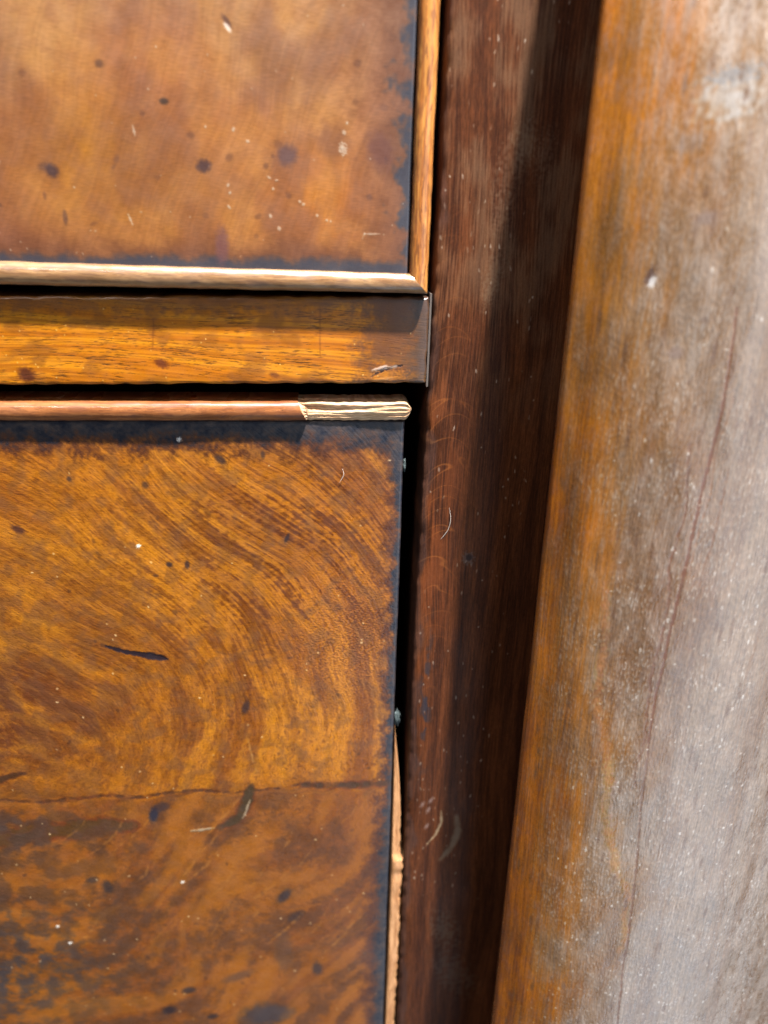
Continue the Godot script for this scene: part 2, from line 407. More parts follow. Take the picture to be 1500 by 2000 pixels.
# rail between the drawers: golden straight grain with short dark pores, darker at its right end
func skin_rail() -> WoodFinish:
	var k := WoodFinish.new()
	k.setup(-82, -14, 107, 26, 8.0, ns)
	for iy in k.h:
		var y := k.y1 - (iy + 0.5) / k.s
		for ix in k.w:
			var x := k.x0 + (ix + 0.5) / k.s
			var a := y + x * 0.06 + n2(x * 0.01, y * 0.04) * 1.2
			var band := f2(x * 0.012, a * 0.28)
			var fine := n2(x * 0.035, a * 1.5)
			var pore := n2(x * 0.11, a * 2.6) * 0.75 + n2(x * 0.35, a * 4.2) * 0.35 + 0.35 * f2(x * 0.04, y * 0.12 + 5.0)
			var c := mix3(Vector3(178, 100, 10), Vector3(200, 124, 18), 0.5 + band * 1.3)
			c = mix3(c, Vector3(140, 74, 8), ss(0.05, 0.7, fine) * 0.5)
			c = mix3(c, Vector3(70, 40, 14), ss(0.4, 0.95, pore) * 0.75)
			var cl := f2(x * 0.06 + 3.0, y * 0.09)
			c = mix3(c, Vector3(120, 68, 20), ss(0.1, 0.5, cl) * 0.45)
			var nz := n2(x * 0.25, y * 0.25) * 0.6 + n2(x * 0.8, y * 0.8) * 0.3
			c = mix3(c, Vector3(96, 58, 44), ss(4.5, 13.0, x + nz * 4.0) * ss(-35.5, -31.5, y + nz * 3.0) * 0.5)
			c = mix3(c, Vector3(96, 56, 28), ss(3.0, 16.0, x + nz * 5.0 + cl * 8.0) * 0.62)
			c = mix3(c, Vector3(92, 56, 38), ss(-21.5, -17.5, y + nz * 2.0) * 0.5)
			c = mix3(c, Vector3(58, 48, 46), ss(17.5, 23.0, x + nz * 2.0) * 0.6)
			c = mix3(c, Vector3(84, 54, 34), ss(-36.0, -37.4, y - (x - 23.6) * 0.0155 + nz * 0.8) * 0.6)
			var g := n2(x * 3.3, y * 3.3) * 6.0
			c += Vector3(g, g, g)
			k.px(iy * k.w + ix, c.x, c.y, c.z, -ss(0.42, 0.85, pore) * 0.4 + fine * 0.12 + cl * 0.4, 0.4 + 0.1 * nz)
	k.spot(-68.1, -33.7, 1.8, 1.5, -0.3, Color8(76, 34, 18), 0.9)
	k.spot(-62.8, -36.0, 1.8, 0.9, 0.2, Color8(120, 66, 22), 0.6)
	k.spot(-37.7, -31.2, 1.6, 0.9, -0.4, Color8(92, 40, 12), 0.85)
	k.spot(-46.0, -36.3, 0.9, 0.6, 0.0, Color8(80, 44, 26), 0.85)
	k.spot(-12.0, -34.0, 1.2, 0.6, -0.3, Color8(110, 56, 14), 0.8)
	k.line(PackedVector2Array([Vector2(-1.6, -18), Vector2(-1.2, -30)]), 0.4, Color8(120, 68, 18), 0.25, 0.2, 0.0, 0.6)
	k.line(PackedVector2Array([Vector2(-39, -21), Vector2(-39.4, -28)]), 0.4, Color8(120, 66, 16), 0.3, 0.3, 0.0, 0.5)
	k.line(PackedVector2Array([Vector2(10.5, -34.5), Vector2(13, -33.0), Vector2(17.5, -32.2)]), 0.5, Color8(44, 26, 20), 0.95, 0.5, -1.5)
	k.line(PackedVector2Array([Vector2(11, -32.8), Vector2(14, -31.8), Vector2(17, -31.6)]), 0.8, Color8(176, 150, 134), 0.6, 0.7, 0.5, 0.4)
	k.line(PackedVector2Array([Vector2(11, -35.2), Vector2(16, -34.2)]), 0.8, Color8(170, 120, 70), 0.6, 0.7, 0.3, 0.4)
	k.spot(12.5, -34.6, 5.0, 1.2, 0.1, Color8(178, 106, 30), 0.6, 0.6, 0.8)
	for i in 40:
		k.spot(rng.randf_range(-75, 22), rng.randf_range(-37, -19), 0.16, 0.2, 0.0, Color8(226, 180, 110), rng.randf_range(0.3, 0.7), 0.3, 0.2, 0.4)
	return k


# stile: dark red brown, straight upright grain, dusty above
func skin_stile() -> WoodFinish:
	var k := WoodFinish.new()
	k.setup(22, 52, 42, 330, 5.0, ns)
	for iy in k.h:
		var y := k.y1 - (iy + 0.5) / k.s
		var up := ss(-60.0, 0.0, y)
		for ix in k.w:
			var x := k.x0 + (ix + 0.5) / k.s
			var a := x + n2(x * 0.03, y * 0.007) * 1.6
			var band := f2(a * 0.16, y * 0.008 + 4.0)
			var fine := n2(a * 1.7, y * 0.045)
			var thread := n2(a * 3.6, y * 0.12)
			var c := mix3(Vector3(90, 49, 26), Vector3(64, 34, 19), 0.5 + band)
			c = mix3(c, Vector3(112, 62, 36), ss(0.15, 0.7, fine) * 0.25)
			c = mix3(c, Vector3(40, 20, 14), ss(0.2, 0.8, -fine) * 0.3)
			c *= 1.0 + 0.1 * thread + 0.08 * n2(x * 5.5, y * 0.5)
			var cl := f2(x * 0.07, y * 0.035)
			c = mix3(c, Vector3(112, 86, 64), up * ss(-0.25, 0.6, cl + 0.3 * fine + 0.15 * thread) * 0.5)
			c = mix3(c, Vector3(128, 66, 32), bump(x, y, 27.0, -70.0, 5.0, 60.0) * ss(-0.1, 0.5, cl + fine * 0.3) * 0.6)
			# faint arcs of figure
			var arc := absf(n2((y + (x - 30.0) * (x - 30.0) * 0.12) * 0.14, x * 0.03))
			c = mix3(c, Vector3(158, 92, 42), (1.0 - ss(0.0, 0.1, arc)) * bump(x, y, 28.0, -62.0, 6.0, 48.0) * 0.5)
			c = mix3(c, Vector3(70, 62, 68), (1.0 - ss(0.8, 2.2, x - 24.2 + cl * 2.0)) * 0.3)
			c = mix3(c, Vector3(44, 44, 54), bump(x, y, 27.5, -125.0, 1.6, 22.0) * ss(0.0, 0.4, f2(x * 0.3, y * 0.1)) * 0.8)
			var g := n2(x * 3.3, y * 3.3) * 5.0
			c += Vector3(g, g, g)
			k.px(iy * k.w + ix, c.x, c.y, c.z, fine * 0.25 + thread * 0.25 + cl * 0.5, 0.42 + 0.1 * cl + 0.1 * up)
	var dust := Color8(190, 176, 160)
	for i in 170:
		var y := rng.randf_range(-200, 45)
		k.spot(rng.randf_range(25, 50), y, rng.randf_range(0.12, 0.24), rng.randf_range(0.2, 0.7), rng.randf_range(-0.3, 0.3), dust, rng.randf_range(0.15, 0.6), 0.4, 0.2, 0.3)
	for p in [Vector3(40, 12, 4), Vector3(39, 3, 3), Vector3(47, 14, 3), Vector3(43, 16, 3), Vector3(38, -11, 3), Vector3(37, -16, 2)]:
		k.spot(p.x, p.y, p.z * 0.5, p.z * 1.3, -0.2, Color8(124, 100, 80), 0.3, 0.9, 0.9)
	# two crescent dents, a round one above
	k.line(PackedVector2Array([Vector2(34.0, -164), Vector2(34.3, -168), Vector2(32.6, -173), Vector2(30.2, -176.5)]), 0.9, Color8(170, 144, 112), 0.6, 0.1, -0.8, 0.3)
	k.line(PackedVector2Array([Vector2(38.5, -166), Vector2(39.2, -172), Vector2(38.0, -177.5), Vector2(34.6, -183)]), 2.6, Color8(118, 94, 74), 0.4, 0.2, -0.8, 0.4)
	k.spot(36.8, -81.6, 1.5, 1.7, 0.0, Color8(98, 80, 74), 0.6, 0.4, 0.4, -0.6)
	k.spot(36.9, -81.4, 0.8, 0.9, 0.0, Color8(44, 30, 28), 0.8)
	for p in [Vector2(30.6, -160.0), Vector2(28.2, -161.5), Vector2(29.8, -169.5), Vector2(30.0, -163.5)]:
		k.spot(p.x, p.y, 0.5, 1.1, -0.4, Color8(150, 128, 124), 0.6, 0.5, 0.6)
	k.spot(37.5, -212, 3.0, 6.0, 0.3, Color8(104, 82, 66), 0.5, 0.8, 0.8)
	k.spot(42.0, -232, 4.0, 8.0, 0.5, Color8(96, 76, 64), 0.45, 0.8, 0.8)
	return k


# pilaster: amber at its worn side, bloomed and with sheen painted in on the front, with a long shake
func skin_column() -> WoodFinish:
	var k := WoodFinish.new()
	k.setup(-4, 52, 84, 330, 5.0, ns)
	for iy in k.h:
		var y := k.y1 - (iy + 0.5) / k.s
		var up := ss(-70.0, 10.0, y)
		var wander := n2(3.0, y * 0.012) * 4.0 + ss(-110.0, -200.0, y) * 4.0 - up * 2.0
		for ix in k.w:
			var u := k.x0 + (ix + 0.5) / k.s
			var a := u + n2(u * 0.03, y * 0.005) * 1.4
			var band := f2(a * 0.09, y * 0.006)
			var fine := n2(a * 1.1, y * 0.035)
			var thread := n2(a * 2.4, y * 0.07)
			var fleck := n2(a * 1.6, y * 0.32)
			var cl := f2(u * 0.04 + 2.0, y * 0.025)
			var sp := f2(u * 0.3, y * 0.12 + 30.0)
			var sp2 := n2(u * 1.1, y * 0.6)
			var c := mix3(Vector3(168, 94, 16), Vector3(124, 64, 12), 0.45 + band * 0.9 + fine * 0.4 + sp * 0.4)
			c = mix3(c, Vector3(196, 128, 34), up * bump(u, y, 6.0, -20.0, 6.0, 60.0) * 0.6)
			c = mix3(c, Vector3(104, 54, 20), ss(0.2, 0.8, fleck + fine * 0.4) * 0.25)
			# painted sheen over bloomed varnish, weighted by worn; comes in slowly over the front
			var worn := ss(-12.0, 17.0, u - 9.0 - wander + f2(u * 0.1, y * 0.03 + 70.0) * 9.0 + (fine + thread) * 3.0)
			var sheen_grey := mix3(Vector3(132, 94, 60), Vector3(112, 76, 46), 0.5 + fine * 0.6 + thread * 0.4 + band)
			sheen_grey = mix3(sheen_grey, Vector3(140, 120, 104), ss(6.0, 40.0, u + cl * 22.0) * (0.75 + 0.15 * ss(-60.0, -150.0, y)))  # painted sheen strengthens across the front and towards the bottom
			sheen_grey = mix3(sheen_grey, Vector3(158, 126, 82), up * ss(-0.2, 0.5, band + fine * 0.3) * 0.35)
			sheen_grey = mix3(sheen_grey, Vector3(106, 74, 50), ss(-0.1, 0.6, band + 0.3 * fine + 0.3 * cl) * 0.4)
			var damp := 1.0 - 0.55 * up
			sheen_grey = mix3(sheen_grey, Vector3(152, 132, 116), ss(0.0, 0.8, sp + 0.3 * fleck) * 0.35 * damp)
			sheen_grey = mix3(sheen_grey, Vector3(104, 78, 58), ss(0.05, 0.8, -sp - 0.35 * fleck) * 0.3 * damp)
			c = mix3(c, sheen_grey, worn)
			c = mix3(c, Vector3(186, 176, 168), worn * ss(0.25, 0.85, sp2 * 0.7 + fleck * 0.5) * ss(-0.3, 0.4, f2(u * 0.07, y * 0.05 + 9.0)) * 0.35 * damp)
			var g := n2(u * 3.3, y * 3.3) * 4.0
			c = c * (1.0 + 0.07 * thread + 0.05 * fine * worn + 0.05 * n2(u * 4.5, y * 0.35)) + Vector3(g, g, g)
			k.px(iy * k.w + ix, c.x, c.y, c.z, thread * 0.15 + fine * 0.15 + (sp2 + fleck) * 0.4 * worn + sp * 0.5 * worn + cl * 0.4, 0.36 + 0.06 * worn + 0.22 * sp + 0.1 * sp2)
	# the long shake in the wood, a lesser one beside it, and a bare vein of paler wood
	k.line(PackedVector2Array([Vector2(31.8, -13.6), Vector2(32.4, -25), Vector2(32.0, -39), Vector2(31.2, -61), Vector2(30.2, -82), Vector2(29.3, -98), Vector2(29.6, -112)]), 0.7, Color8(106, 62, 36), 0.7, 0.2, -1.4)
	k.line(PackedVector2Array([Vector2(29.4, -104), Vector2(29.8, -116), Vector2(31.4, -140), Vector2(32.7, -160), Vector2(33.7, -189), Vector2(34.8, -205), Vector2(36, -240)]), 0.6, Color8(108, 72, 50), 0.6, 0.2, -1.2, 0.4)
	k.line(PackedVector2Array([Vector2(33.6, -30), Vector2(32.8, -52), Vector2(31.8, -76)]), 0.4, Color8(126, 88, 58), 0.7, 0.5, -0.8, 0.5)
	k.line(PackedVector2Array([Vector2(28.0, -40), Vector2(28.4, -66), Vector2(27.6, -96), Vector2(28.2, -125)]), 0.6, Color8(112, 74, 50), 0.7, 0.8, -0.8, 0.6)
	k.line(PackedVector2Array([Vector2(35.5, -45), Vector2(34.6, -74)]), 0.5, Color8(120, 84, 58), 0.6, 0.6, -0.6, 0.5)
	k.line(PackedVector2Array([Vector2(14.5, -60), Vector2(15.8, -78), Vector2(18.6, -106), Vector2(22.0, -129), Vector2(25.6, -141), Vector2(29.2, -152), Vector2(31.2, -160), Vector2(32.0, -178)]), 2.6, Color8(168, 112, 60), 0.16, 1.2, 0.1, 0.5)
	k.spot(28.5, -152.0, 2.6, 8.0, 0.35, Color8(160, 112, 66), 0.25, 0.8, 0.6)
	# dents, knots and a pale bruise
	k.spot(15.4, -8.8, 0.8, 1.6, -0.3, Color8(84, 62, 56), 0.8, 0.4, 0.4, -1.5)
	k.spot(15.9, -9.8, 0.6, 1.2, -0.3, Color8(214, 208, 204), 0.8, 0.4, 0.4)
	k.spot(1.9, 28.6, 1.8, 2.6, 0.2, Color8(118, 72, 30), 0.6)
	k.spot(18.7, 13.9, 2.2, 1.6, 0.2, Color8(122, 100, 88), 0.6)
	k.spot(23.7, 1.8, 2.0, 1.2, 0.3, Color8(112, 88, 76), 0.6)
	k.spot(22.1, -22.6, 1.4, 1.1, 0.0, Color8(110, 84, 70), 0.6)
	k.spot(24.0, 20.8, 4.2, 3.2, 0.1, Color8(176, 178, 182), 0.5, 0.7, 0.5)
	k.spot(24.8, 24.8, 4.2, 1.3, 0.2, Color8(116, 112, 112), 0.7, 0.5, 0.6)
	for i in 900:
		var u := rng.randf_range(4, 78)
		k.spot(u, 25.0 - 265.0 * sqrt(rng.randf()), rng.randf_range(0.12, 0.34), rng.randf_range(0.16, 0.6), 0.0, Color8(212, 204, 196), rng.randf_range(0.2, 0.65) * ss(2.0, 20.0, u), 0.4, 0.3, 0.5)
	for i in 260:
		k.spot(rng.randf_range(2, 78), rng.randf_range(-230, 40), rng.randf_range(0.2, 0.5), rng.randf_range(0.6, 3.0), 0.0, Color8(96, 66, 46), rng.randf_range(0.3, 0.65), 0.5, 0.4, -0.4)
	return k


# bead and raw wood: streaks along the length; u runs along, v across
func skin_bead(light: Vector3, mid: Vector3, dark: Vector3, sharp: float, sd: float) -> WoodFinish:
	var k := WoodFinish.new()
	k.setup(0, 8, 120, 8, 8.0, ns)
	for iy in k.h:
		var y := k.y1 - (iy + 0.5) / k.s
		for ix in k.w:
			var x := (ix + 0.5) / k.s
			var a := y + x * 0.01 + f2(x * 0.02 + sd, y * 0.1) * 1.2
			var st := f2(x * 0.035 + sd, a * 0.9)
			var fi := n2(x * 0.16, a * 3.2 + sd)
			var cl := f2(x * 0.09 + sd * 2.0, y * 0.2)
			var c := mix3(light, mid, 0.5 + st * 1.2)
			c = mix3(c, dark, ss(0.25, 0.7, fi + st * 0.3) * sharp)
			c = mix3(c, dark, ss(0.15, 0.55, cl) * 0.4 * sharp)
			k.px(iy * k.w + ix, c.x, c.y, c.z, fi * 0.25 + st * 0.3, 0.3 + 0.14 * cl + 0.06 * fi)
	for i in 26:
		k.spot(rng.randf_range(1, 119), rng.randf_range(0.5, 7.5), rng.randf_range(0.3, 1.6), rng.randf_range(0.12, 0.3), 0.0, Color8(int(dark.x), int(dark.y), int(dark.z)), rng.randf_range(0.3, 0.8) * sharp)
	return k


func plain(c: Color, rough: float, sp := 0.5) -> StandardMaterial3D:
	var m := StandardMaterial3D.new()
	m.albedo_color = c
	m.roughness = rough
	m.metallic_specular = sp
	return m


# ---------------------------------------------------------------- mesh helpers (millimetres in)
func surface(called: String, pos: PackedVector3Array, uv: PackedVector2Array, nx: int, outward: Vector3, mat: Material, parent: Node, extra := PackedInt32Array()) -> MeshInstance3D:
	var ny := pos.size() / nx
	var idx := PackedInt32Array()
	for j in ny - 1:
		for i in nx - 1:
			var a := j * nx + i
			idx.append_array(PackedInt32Array([a, a + 1, a + nx, a + 1, a + nx + 1, a + nx]))
	idx.append_array(extra)
	var nor := PackedVector3Array()
	nor.resize(pos.size())
	var vote := 0.0
	for t in range(0, idx.size(), 3):
		var fn := (pos[idx[t + 2]] - pos[idx[t]]).cross(pos[idx[t + 1]] - pos[idx[t]])
		vote += fn.dot(outward)
		for q in 3:
			nor[idx[t + q]] += fn
	if vote < 0.0:
		for t in range(0, idx.size(), 3):
			var z := idx[t + 1]
			idx[t + 1] = idx[t + 2]
			idx[t + 2] = z
	var p := PackedVector3Array()
	p.resize(pos.size())
	for i in pos.size():
		p[i] = pos[i] * MM
		nor[i] = (nor[i] if vote >= 0.0 else -nor[i]).normalized()
		if nor[i].length() < 0.5:
			nor[i] = outward.normalized()
	var arr := []
	arr.resize(Mesh.ARRAY_MAX)
	arr[Mesh.ARRAY_VERTEX] = p
	arr[Mesh.ARRAY_NORMAL] = nor
	arr[Mesh.ARRAY_TEX_UV] = uv
	arr[Mesh.ARRAY_INDEX] = idx
	var m := ArrayMesh.new()
	m.add_surface_from_arrays(Mesh.PRIMITIVE_TRIANGLES, arr)
	m.surface_set_material(0, mat)
	var o := MeshInstance3D.new()
	o.name = called
	o.mesh = m
	parent.add_child(o, true)
	return o


func box(called: String, a: Vector3, b: Vector3, mat: Material, parent: Node) -> MeshInstance3D:
	var m := BoxMesh.new()
	m.size = (b - a).abs() * MM
	m.material = mat
	var o := MeshInstance3D.new()
	o.name = called
	o.mesh = m
	o.position = (a + b) * 0.5 * MM
	parent.add_child(o, true)
	return o


# folds a coordinate back and forth between a and b
func fold(x: float, a: float, b: float) -> float:
	return a + pingpong(x - a, b - a)


func stops(a: float, b: float, step: float, folds: Array) -> Array:
	# from a to b with the rounded borders: [coordinate, how far it is set back]
	var out := [[a, 18.0], [a, 0.5], [a + 0.12, 0.18], [a + 0.4, 0.03], [a + 0.8, 0.0]]
	var mids: Array = folds.duplicate()
	var n := int((b - a) / step)
	for i in range(1, n):
		mids.append(a + (b - a) * i / n)
	mids.sort()
	for m in mids:
		if m > a + 1.2 and m < b - 1.2:
			out.append([m, 0.0])
	out.append_array([[b - 0.8, 0.0], [b - 0.4, 0.03], [b - 0.12, 0.18], [b, 0.5], [b, 18.0]])
	return out


# a board seen from its face, with rounded, slightly worn edges; shear tilts its top and bottom edges
func board(called: String, xa: float, xb: float, ya: float, yb: float, z: float, shear: float, k: WoodFinish, dom: Rect2, mat: Material, parent: Node, wear := 0.12, step := 4.0) -> MeshInstance3D:
	var fx := []
	var fy := []
	for i in range(-4, 5):
		fx.append(dom.position.x + dom.size.x * i)
		fy.append(dom.position.y + dom.size.y * i)
	var sx := stops(xa, xb, step, fx)
	var sy := stops(ya, yb, step, fy)
	var pos := PackedVector3Array()
	var uv := PackedVector2Array()
	for v in sy:
		for u in sx:
			var x: float = u[0]
			var y: float = v[0]
			var back := maxf(u[1], v[1])
			if back > 0.0 and back < 1.0:
				back += absf(f2(x * 0.5 + y, y * 0.5 + z)) * wear * 2.0
			var jx := n2(y * 0.4, xa) * wear * (1.0 if u[1] > 0.0 else 0.0)
			var jy := n2(x * 0.3, ya) * wear * (1.0 if v[1] > 0.0 else 0.0)
			var lift := f2(x * 0.012, y * 0.012 + z) * 0.35
			pos.append(Vector3(x + jx, y + jy + shear * (x - xb), z - back + lift))
			uv.append(k.uv(fold(x, dom.position.x, dom.end.x), fold(y, dom.position.y, dom.end.y)))
	return surface(called, pos, uv, sx.size(), Vector3.BACK, mat, parent)


# a half-round bead from a to b. across points from its outer to its inner edge
func bead(called: String, a: Vector3, b: Vector3, across: Vector3, wide_a: float, wide_b: float, proud: float, cut_a: float, cut_b: float, mat: Material, parent: Node, sd: float, deep := 9.0) -> MeshInstance3D:
	var along := (b - a).normalized()
	var length := a.distance_to(b)
	var n := maxi(4, int(length / 1.2))
	var prof := [[0.0, -deep], [0.0, 0.1], [0.02, 0.34], [0.07, 0.58], [0.16, 0.8], [0.28, 0.93], [0.42, 0.995], [0.56, 1.0], [0.7, 0.94], [0.82, 0.82], [0.91, 0.64], [0.97, 0.42], [1.0, 0.15], [1.0, -deep]]
	var pos := PackedVector3Array()
	var uv := PackedVector2Array()
	var np := prof.size()
	for j in n + 1:
		var t := float(j) / n
		var wide := lerpf(wide_a, wide_b, t)
		for i in np:
			var q: float = prof[i][0] * wide
			var h: float = prof[i][1]
			var wear := f2(t * length * 0.09 + sd, i * 0.12) * 0.035 + f2(t * length * 0.3 + sd, i * 0.4) * 0.015
			var z := h if h < 0.0 else h * proud * (1.0 + wear)
			# a cut of 1 is a mitre that opens towards the inner edge; the inner edge is the shorter one
			var from := cut_a * q
			var to := length - cut_b * q
			pos.append(a + along * lerpf(from, to, t) + across * (q + (f2(t * length * 0.12 + sd, 7.0 + h * 0.3) * 0.1 if h >= 0.0 else 0.0)) + Vector3.BACK * z)
			uv.append(Vector2(pingpong(t * length + sd * 9.0, 118.0) / 120.0 + 0.005, 0.1 + 0.8 * float(i) / (np - 1)))
	return surface(called, pos, uv, np, Vector3.BACK, mat, parent)


# ---------------------------------------------------------------- the chest
func build_chest() -> void:
	var chest := Node3D.new()
	chest.name = "chest_of_drawers"
	add_child(chest)
	chest.set_meta("label", "worn mahogany chest of drawers with broken beading and a rounded pilaster")
	chest.set_meta("category", "chest of drawers")

	var ku := skin_upper()
	var kl := skin_lower()
	var kr := skin_rail()
	var ks := skin_stile()
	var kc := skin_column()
	var kb := skin_bead(Vector3(164, 124, 84), Vector3(140, 100, 64), Vector3(100, 66, 44), 0.5, 3.0)
	var kb2 := skin_bead(Vector3(196, 132, 66), Vector3(170, 102, 48), Vector3(104, 60, 36), 0.6, 8.0)
	var kraw := skin_bead(Vector3(222, 186, 148), Vector3(206, 164, 124), Vector3(136, 94, 64), 0.45, 15.0)
	var m_upper := ku.material(0.012, 0.5, 1.0, 0.3)
	var m_lower := kl.material(0.018, 0.5, 0.6, 0.3)
	var m_rail := kr.material(0.018, 0.5, 0.6, 0.3)
	var m_stile := ks.material(0.015, 0.22)
	var m_bead := kb.material(0.004, 0.7, 1.0, 0.33)
	var m_bead2 := kb2.material(0.012, 0.5, 0.4, 0.25)
	var m_bead3 := kb.material(0.004, 0.6, 0.8, 0.33)
	m_bead3.albedo_color = Color(1.0, 0.84, 0.74)
	var m_raw := kraw.material(0.025, 0.25)
	var m_in := plain(Color8(74, 56, 40), 0.85, 0.3)

	# the carcase round the drawers
	box("back_panel", Vector3(-390, -310, -142), Vector3(118, 170, -134), m_in, chest)
	box("inner_side", Vector3(62, -310, -134), Vector3(70, 170, -42), m_in, chest)
	box("outer_side", Vector3(-390, -310, -134), Vector3(-382, 170, 0), m_in, chest)
	box("top_board", Vector3(-382, 163, -134), Vector3(62, 170, 0), m_in, chest)
	box("bottom_board", Vector3(-382, -310, -134), Vector3(62, -303, 0), m_in, chest)

	# rail between the drawers
	var rail := board("rail", -380, 23.6, -36.0, -16.3, 0.0, 0.0155, kr, Rect2(-80, -37.8, 103.8, 21.6), m_rail, chest, 0.2, 2.5)
	rail.set_meta("label", "golden rail with straight grain between the drawers")
	box("dust_board", Vector3(-380, -33.0, -130), Vector3(23.0, -22.0, -19), m_in, rail)

	build_stile(chest, ks, m_stile)
	build_column(chest, kc)

	# upper drawer
	var up := board("upper_drawer", -378, 18.35, -12.0, 160, 1.8, 0.004, ku, Rect2(-90, -12.0, 108.5, 72), m_upper, chest, 0.06)
	up.set_meta("label", "pale cloudy upper drawer with whole beading")
	var bb := bead("bottom_bead", Vector3(-378, -14.7, 1.8), Vector3(22.7, -15.35, 1.8), Vector3.UP, 7.0, 4.2, 2.1, 0.0, 1.0, m_bead, up, 1.0)
	bb.set_meta("label", "pale shiny bead along the bottom edge")
	bead("side_bead", Vector3(22.7, -15.35, 1.8), Vector3(23.05, 160, 1.8), Vector3.LEFT, 4.15, 4.3, 1.9, 1.0, 0.0, m_bead2, up, 4.0)
	box("drawer_side", Vector3(8, -12, -125), Vector3(18, 150, -16), m_in, up)
	box("drawer_bottom", Vector3(-375, -12, -125), Vector3(7.9, -8, -16), m_in, up)

	# lower drawer
	var lo := board("lower_drawer", -378, 19.15, -300, -45.9, -2.5, 0.006, kl, Rect2(-106, -258.5, 125.4, 212.6), m_lower, chest, 0.06)
	lo.set_meta("label", "amber figured lower drawer with broken beading")
	box("drawer_side", Vector3(8, -296, -125), Vector3(18, -47, -21), m_in, lo)
	box("drawer_bottom", Vector3(-375, -296, -125), Vector3(7.9, -290, -21), m_in, lo)
	var tb := bead("top_bead", Vector3(-378, -43.5, -2.5), Vector3(-6.8, -40.95, -2.5), Vector3(0, -1, 0), 5.0, 4.9, 2.6, 0.0, -0.45, m_bead3, lo, 6.0)
	tb.set_meta("label", "rounded bead along the top edge, broken off short")
	build_broken_bead(lo, m_raw)
	var m_worn := kraw.material(0.03, 0.35)
	m_worn.albedo_color = Color(0.98, 0.87, 0.76)
	build_side_remnant(lo, m_worn)


func build_stile(chest: Node, k: WoodFinish, mat: Material) -> void:
	# its left edge is chipped; a rounded arris, the face, then back behind the pilaster
	var prof := [[0.0, -42.0], [0.0, -12.0], [0.0, -4.0], [0.0, -1.4], [0.12, -0.7], [0.4, -0.28], [0.9, -0.07], [1.6, 0.0], [4, 0.06], [8, 0.1], [12, 0.1], [17, 0.05], [23, 0.0], [30, 0.0], [38, 0.0], [38, -42.0]]
	var n := 330
	var pos := PackedVector3Array()
	var uv := PackedVector2Array()
	for j in n + 1:
		var y := lerpf(165.0, -305.0, float(j) / n)
		var left := 23.75 + 1.1 * ss(-70.0, 20.0, y) - 0.35 * ss(-60.0, -110.0, y)
		var chip := maxf(0.0, f2(y * 0.16, 3.0)) * 0.7 + maxf(0.0, n2(y * 0.8, 5.0)) * 0.16
		chip += 0.9 * exp(-pow((y + 48.0) / 5.0, 2.0)) * 0.5
		for p in prof:
			var x: float = left + p[0]
			var z: float = p[1]
			if p[0] < 1.0 and z > -2.0:
				x += chip * 0.6
				z -= chip * 0.9
			z += f2(x * 0.1, y * 0.05) * 0.12
			pos.append(Vector3(x, y, z))
			uv.append(k.uv(clampf(left * 0.0 + x, 22.1, 63.9), fold(y, -277.0, 51.0)))
	var s := surface("stile", pos, uv, prof.size(), Vector3(-0.3, 0, 1), mat, chest)
	s.set_meta("label", "dark brown stile with upright grain")
	# the thin packing strip let in beside the end of the rail
	box("packing_strip", Vector3(23.78, -37.0, -20), Vector3(24.2, -15.6, -0.7), plain(Color8(96, 84, 76), 0.6), s)


# the pilaster swells towards the bottom: how far its edge stands out, and where that edge lies
func column_edge(y: float) -> Vector2:
	var z := lerpf(24.0, 13.0, ss(0.0, 110.0, y))
	return Vector2(53.0 * (180.0 - z) / 170.0, z)


func build_column(chest: Node, k: WoodFinish) -> void:
	var prof := [Vector2(0, 0), Vector2(1.0, 1.0), Vector2(3, 2.9), Vector2(6, 5.8), Vector2(10, 8.2), Vector2(16, 10.9), Vector2(24, 13.2), Vector2(33, 14.4), Vector2(43, 14.4), Vector2(53, 13.4), Vector2(64, 11.4), Vector2(75, 8.2), Vector2(86, 3.6), Vector2(92, 0)]
	var curve := Curve3D.new()
	for i in prof.size():
		var before: Vector2 = prof[maxi(i - 1, 0)]
		var after: Vector2 = prof[mini(i + 1, prof.size() - 1)]
		var d := (after - before) / 6.0
		curve.add_point(Vector3(prof[i].x, prof[i].y, 0), Vector3(-d.x, -d.y, 0), Vector3(d.x, d.y, 0))
	var length := curve.get_baked_length()
	var nu := 90
	var ring := PackedVector3Array()
	for i in nu + 1:
		var t := float(i) / nu
		ring.append(curve.sample_baked(length * t) + Vector3(0, 0, length * t))
	var n := 300
	var pos := PackedVector3Array()
	var uv := PackedVector2Array()
	for j in n + 1:
		var y := lerpf(165.0, -305.0, float(j) / n)
		var e := column_edge(y)
		var v := fold(y, -277.0, 51.0)
		for q in [[8.0, -e.y - 3.0, -3.8], [3.4, -6.0, -3.0], [0.7, -1.3, -1.2]]:
			pos.append(Vector3(e.x + q[0], y, e.y + q[1]))
			uv.append(k.uv(q[2], v))
		for p in ring:
			var w := f2(p.z * 0.05, y * 0.02) * 0.35
			pos.append(Vector3(e.x + p.x, y, e.y + p.y + w))
			uv.append(k.uv(fold(p.z, 0.0, 79.5), v))
		pos.append(Vector3(e.x + 90.0, y, -3.0))
		uv.append(k.uv(0.0, v))
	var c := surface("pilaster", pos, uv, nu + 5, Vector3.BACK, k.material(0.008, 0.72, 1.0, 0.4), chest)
	c.set_meta("label", "rounded pilaster with worn varnish and painted-in sheen")


